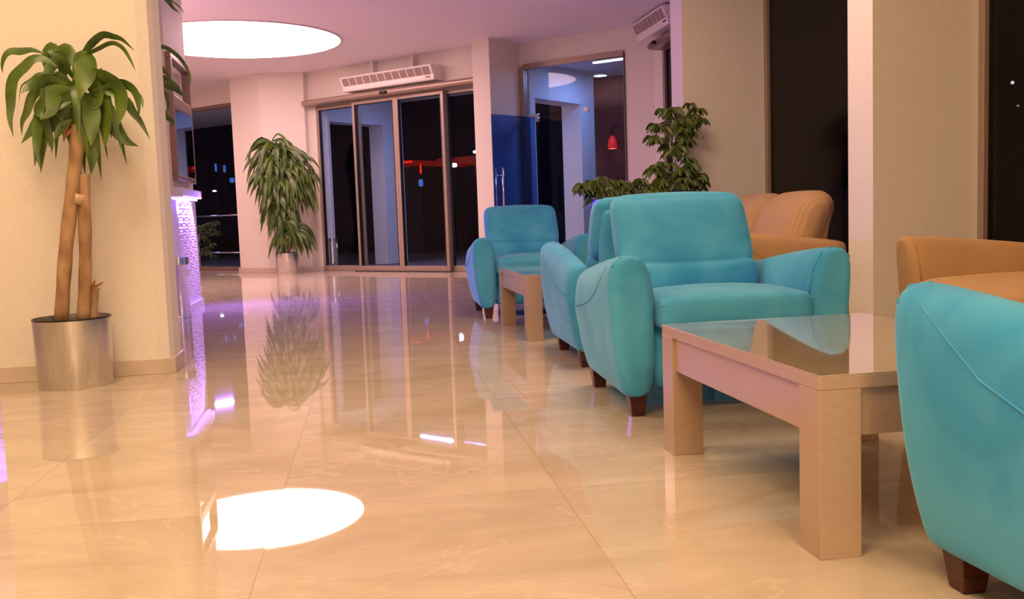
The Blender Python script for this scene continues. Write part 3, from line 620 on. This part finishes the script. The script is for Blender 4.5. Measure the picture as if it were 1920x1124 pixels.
# ------------------------------------------------------------------ coffee tables
def make_table():
    L, Wd, H = 1.08, .72, .42
    t = thing('coffee_table', 'x', 'coffee table'); hx, hy = Wd/2, L/2
    MB().box((-hx, -hy, H-.034), (hx, hy, H-.003)).build('top_slab', 'lam', t, bevel=.002)
    MB().box((-hx+.001, -hy+.001, H-.003), (hx-.001, hy-.001, H)).build('glossy_top', 'plum', t, bevel=.001)
    a = MB(); i_ = .010; z0, z1 = .278, H-.034
    for s in (-1, 1):
        a.box((min(s*(hx-i_), s*(hx-i_-.02)), -hy+.1, z0), (max(s*(hx-i_), s*(hx-i_-.02)), hy-.1, z1))
        a.box((-hx+.1, min(s*(hy-i_), s*(hy-i_-.02)), z0), (hx-.1, max(s*(hy-i_), s*(hy-i_-.02)), z1))
    a.build('apron', 'lam', t)
    for sx in (-1, 1):
        for sy in (-1, 1):
            x0, x1 = sorted((sx*hx, sx*(hx-.10))); y0, y1 = sorted((sy*hy, sy*(hy-.10)))
            MB().box((x0, y0, 0), (x1, y1, H-.034)).build('leg', 'lam', t, bevel=.0015)
    return t
tb = make_table(); tb.location = (1.372, 2.50, 0); tag(tb, 'large glossy beige coffee table in the right foreground', 'coffee table', 'square legged coffee tables')
t2 = copy_tree(tb); t2.location = (1.445, 6.42, 0); tag(t2, 'smaller looking far coffee table between two turquoise armchairs', 'coffee table', 'square legged coffee tables')

# ------------------------------------------------------------------ plants
def catmull(P, k=5):
    P = [Vector(p) for p in P]; out = []
    Q = [P[0]*2-P[1]]+P+[P[-1]*2-P[-2]]
    for i in range(1, len(Q)-2):
        for j in range(k):
            t = j/k; a, b, c, d = Q[i-1:i+3]
            out.append(.5*((2*b)+(c-a)*t+(2*a-5*b+4*c-d)*t*t+(3*b-a-3*c+d)*t**3))
    out.append(P[-1]); return out
def blade(mb, P, hw, twist=0.0, view=Vector((0, 1, 0)), fold=.25, k=4, tw2=0.0):
    C = catmull(P, k) if k > 1 else [Vector(p) for p in P]
    n = len(C); vs = []; fs = []
    for i, p in enumerate(C):
        t = i/(n-1); tg = (C[min(i+1, n-1)]-C[max(i-1, 0)]).normalized()
        side = tg.cross(view)
        if side.length < .1: side = tg.cross(Vector((1, 0, .2)))
        side.normalize(); nrm = side.cross(tg).normalized()
        a = twist+tw2*math.sin(t*5.0)
        side = side*math.cos(a)+nrm*math.sin(a); nrm = side.cross(tg).normalized()
        w = hw*max(.04, min(1, .22+2.4*t)*(1-t**3.2)) if t > 0 else hw*.2
        vs += [p-side*w+nrm*w*fold, p, p+side*w+nrm*w*fold]
    for i in range(n-1):
        a = i*3; fs += [(a, a+1, a+4, a+3), (a+1, a+2, a+5, a+4)]
    mb.add(vs, fs)
def steel_pot(label, loc, r, h, sc='pot'):
    t = thing('steel_pot', label, 'plant pot', loc)
    o = MB().lathe([(.001, 0), (r*.93, 0), (r*.945, .006), (r, h-.012), (r, h), (r*.96, h), (r*.95, h-.05), (.001, h-.05)], n=64, close=True).build('pot_body', 'steel', t); autosmooth(o, 35)
    o = MB().lathe([(r*.965, h+.002), (r*1.005, h+.002), (r*1.01, h-.004), (r*.99, h-.010), (r*.955, h-.010)], n=64, close=True).build('rim', 'black', t); autosmooth(o, 60)
    MB().lathe([(.001, h-.035), (r*.955, h-.035), (r*.955, h-.048), (.001, h-.048)], n=40, close=True).build('soil', 'soil', t)
    return t
rnd = random.Random(7)
# --- near plant
steel_pot('large brushed steel pot standing against the left pillar', (-1.412, 5.24, 0), .188, .353)
pl = thing('dracaena_plant', 'tall corn plant with drooping leaves against the cream pillar at left', 'potted plant', (-1.412, 5.24, .32))
def loc(ps, o): return [Vector(p)-o.location for p in ps]
def canes(pl, specs):
    for pts, r in specs:
        n = 9; C = catmull(pts, 6); rr = [r*(1+.05*math.sin(i*1.7)) for i in range(len(C))]
        MB().tube(loc(C, pl), rr, 18).build('cane', 'trunk', pl, smooth=True)
canes(pl, [([(-1.452, 5.19, .325), (-1.40, 5.18, .70), (-1.335, 5.17, 1.05), (-1.290, 5.16, 1.32)], .034),
           ([(-1.352, 5.21, .325), (-1.315, 5.20, .65), (-1.292, 5.19, 1.075)], .031),
           ([(-1.318, 5.25, .325), (-1.300, 5.25, .495)], .027)])
tp = MB(); tp.tube(loc([(-1.333, 5.19, .93), (-1.318, 5.19, .98)], pl), .043, 18); tp.build('tape', 'tape', pl, smooth=True)
f = MB()
for i, (P, hw) in enumerate(LEAVES_NEAR):
    blade(f, loc(P, pl), hw*1.2, twist=rnd.uniform(-.6, .6), fold=rnd.uniform(.1, .35), tw2=rnd.uniform(-.5, .5))
base = Vector((-1.30, 5.16, 1.33))
for i in range(16):
    a = rnd.uniform(0, 2*math.pi); L = rnd.uniform(.14, .24); up = rnd.uniform(.0, .10); d = Vector((math.cos(a), math.sin(a)*.6, 0))
    st = base+Vector((0, 0, rnd.uniform(-.02, .30)))
    blade(f, loc([st, st+d*L*.35+Vector((0, 0, up)), st+d*L*.75+Vector((0, 0, up*.6-.04)), st+d*L*.95+Vector((0, 0, -.18-rnd.random()*.1))], pl), rnd.uniform(.028, .042), twist=rnd.uniform(-.5, .5), tw2=.2)
f.build('foliage', 'leaf', pl, smooth=True)
for (dx_, dz) in ((.07, .03), (.055, -.01), (-.04, .07), (.03, .045)):
    p0 = Vector((-1.30, 5.21, .50)); g = MB(); blade(g, loc([p0, p0+Vector((dx_*.6, -.02, dz*.5)), p0+Vector((dx_, -.03, dz))], pl), .008, k=3); g.build('dry_shoot', 'leaf_tip', pl, smooth=True)
for (a, b) in (((-1.31, 5.14, 1.30), (-1.36, 5.13, 1.235)), ((-1.32, 5.12, 1.33), (-1.355, 5.12, 1.25))):
    g = MB(); blade(g, loc([a, (Vector(a)+Vector(b))/2+Vector((-.01, 0, .01)), b], pl), .014, k=3); g.build('dry_leaf', 'leaf_tip', pl, smooth=True)
st = MB(); st.tube(loc([(-1.30, 5.16, 1.31), (-1.285, 5.16, 1.62)], pl), [.026, .012], 10); st.build('crown_stem', 'leaf', pl, smooth=True)

# --- plant half hidden behind the left pillar
steel_pot('steel pot of the plant hidden behind the left pillar', (-1.42, 6.55, 0), .18, .35)
pl = thing('dracaena_plant', 'corn plant mostly hidden behind the left pillar, a few leaves showing past its edge', 'potted plant', (-1.42, 6.55, .32))
canes(pl, [([(-1.45, 6.5, .32), (-1.38, 6.45, 1.1), (-1.30, 6.4, 1.75)], .034), ([(-1.38, 6.58, .32), (-1.34, 6.52, .9), (-1.28, 6.45, 1.35)], .03)])
f = MB()
for P, hw in LEAVES_HIDDEN: blade(f, loc(P, pl), hw, twist=rnd.uniform(-.3, .3), fold=.2, tw2=.2)
for q in range(2):
    for i in range(12):
        a = rnd.uniform(math.pi*.6, math.pi*1.6); L = rnd.uniform(.25, .4); d = Vector((math.cos(a), math.sin(a)*.5, 0)); s_ = Vector((-1.32, 6.42, 1.35+q*.45+rnd.uniform(0, .15)))
        blade(f, loc([s_, s_+d*L*.4+Vector((0, 0, .1)), s_+d*L*.8+Vector((0, 0, 0)), s_+d*L+Vector((0, 0, -.2))], pl), .026, twist=rnd.uniform(-.4, .4))
f.build('foliage', 'leaf', pl, smooth=True)

# --- far bushy plant by the entrance
steel_pot('steel pot with bushy plant beside the sliding doors', (-.93, 15.28, 0), .168, .335)
pl = thing('dracaena_plant', 'bushy corn plant with dense drooping leaves beside the sliding doors', 'potted plant', (-.93, 15.28, .30))
canes(pl, [([(-.97, 15.28, .30), (-.98, 15.25, 1.0), (-1.03, 15.22, 1.95)], .028), ([(-.90, 15.30, .30), (-.86, 15.27, .9), (-.80, 15.25, 1.75)], .026), ([(-.90, 15.24, .30), (-.84, 15.2, .62)], .024)])
f = MB()
nodes = [(-1.05, 15.2, 2.0, 6, .40), (-.98, 15.2, 1.88, 16, .42), (-.85, 15.2, 1.80, 15, .40), (-1.1, 15.2, 1.72, 14, .36), (-.78, 15.2, 1.62, 16, .32), (-.98, 15.15, 1.58, 18, .36), (-1.02, 15.15, 1.36, 18, .32), (-.82, 15.15, 1.38, 18, .32),
         (-.72, 15.2, 1.30, 14, .30), (-.68, 15.2, 1.55, 12, .28), (-1.1, 15.2, 1.52, 14, .30), (-.78, 15.2, 1.18, 15, .28), (-1.0, 15.15, 1.14, 16, .28), (-1.0, 15.2, .95, 14, .26), (-.90, 15.15, .92, 10, .22), (-.90, 15.1, .72, 10, .22), (-.80, 15.15, .62, 15, .28), (-.92, 15.1, .52, 12, .22), (-.76, 15.15, .50, 8, .24)]
for (x, y, z, n_, L0) in nodes:
    n_ = int(n_*1.3)
    for i in range(n_):
        a = 2*math.pi*(i+rnd.random())/n_; L = L0*rnd.uniform(.8, 1.3); d = Vector((math.cos(a)*1.05, math.sin(a)*.5, 0)); up = rnd.uniform(.02, .12); dr = rnd.uniform(.12, .36)
        s_ = Vector((x, y, z+rnd.uniform(-.06, .06)))
        blade(f, loc([s_, s_+d*L*.35+Vector((0, 0, up)), s_+d*L*.75+Vector((0, 0, up*.5-dr*.25)), s_+d*L*.98+Vector((0, 0, -dr))], pl), rnd.uniform(.028, .044), twist=rnd.uniform(-.7, .7), k=3, tw2=.4)
f.build('foliage', 'leaf_far', pl, smooth=True)

# --- violet planter trough with umbrella plants
t = thing('planter', 'violet lit planter trough behind the middle armchairs', 'planter', (2.33, 7.50, 0))
MB().prism([(-.38, -.13), (.38, -.13), (.38, .13), (-.38, .13)], 0, .845).build('trough', 'blue_plastic', t, bevel=.008)
r_ = MB(); r_.box((-.395, -.145, .845), (.395, -.115, .89)); r_.box((-.395, .115, .845), (.395, .145, .89)); r_.box((-.395, -.115, .845), (-.365, .115, .89)); r_.box((.365, -.115, .845), (.395, .115, .89)); r_.build('rim', 'blue_rim', t)
MB().box((-.365, -.115, .845), (.365, .115, .868)).build('soil', 'soil', t)
def umbrella_plant(label, loc_, stems, seed, rx, grp='umbrella plants in the violet planter'):
    rr = random.Random(seed); t = thing('umbrella_plant', label, 'potted plant', loc_, group=grp)
    st = MB(); f = MB()
    for (P, r0, dens) in stems:
        C = catmull(P, 6); st.tube(C, [r0*(1-.5*i/len(C)) for i in range(len(C))], 8)
        for (z0, z1, cnt, rad) in dens:
            for i in range(cnt):
                h = z0+(z1-z0)*rr.random(); j = min(range(len(C)), key=lambda q: abs(C[q].z-h)); p0 = C[j]
                a = rr.uniform(0, 2*math.pi); L = rad*rr.uniform(.4, 1.0); tip = p0+Vector((math.cos(a)*L, math.sin(a)*L*.7, rr.uniform(-.03, .08)))
                if loc_[1] < 8 and tip.y+loc_[1] > 7.66: tip.y = 7.66-loc_[1]
                st.tube([p0, (p0+tip)/2+Vector((0, 0, .02)), tip], .0022, 5)
                nl = rr.choice((6, 7, 8)); a0 = rr.random()*6
                for k in range(nl):
                    b = a0+2*math.pi*k/nl; l = rr.uniform(.055, .095); d = Vector((math.cos(b), math.sin(b)*.8, 0))
                    blade(f, [tip, tip+d*l*.4+Vector((0, 0, .004)), tip+d*l*.8+Vector((0, 0, -l*.3)), tip+d*l+Vector((0, 0, -l*.65))], rr.uniform(.011, .017), twist=rr.uniform(-.5, .5), k=2, fold=.2)
    st.build('stems', 'palebark', t, smooth=True); f.build('foliage', 'leaf_dark', t, smooth=True); return t
umbrella_plant('low umbrella plant at the left end of the violet planter', (2.03, 7.48, .868), [([(0, 0, 0), (-.03, 0, .06), (-.06, 0, .12)], .009, [(.04, .15, 20, .15)]), ([(.0, 0, 0), (.02, 0, .12)], .008, [(.03, .12, 12, .10)])], 3, .2)
umbrella_plant('low umbrella plant in the middle of the violet planter', (2.30, 7.48, .868), [([(0, 0, 0), (.02, 0, .08), (.0, 0, .13)], .009, [(.02, .13, 22, .19)])], 5, .2)
umbrella_plant('tall umbrella plant with bare pale stem in front of the far pillar', (2.62, 7.48, .868), [([(0, 0, 0), (.01, -.01, .28), (-.03, -.01, .45), (.04, 0, .60), (.06, 0, .72)], .013, [(.02, .24, 46, .24), (.34, .42, 7, .10), (.46, .60, 22, .19), (.58, .72, 20, .20)]), ([(.03, -.02, 0), (.10, -.02, .20)], .01, [(.05, .2, 14, .17)])], 11, .3)
# dark shrub beyond the left window
t = umbrella_plant('dark shrub in the night just outside the left window', (-2.72, 18.7, -.01), [([(0, 0, 0), (0, 0, .5), (.05, 0, .8)], .02, [(.2, .8, 34, .32)])], 21, .4, None)
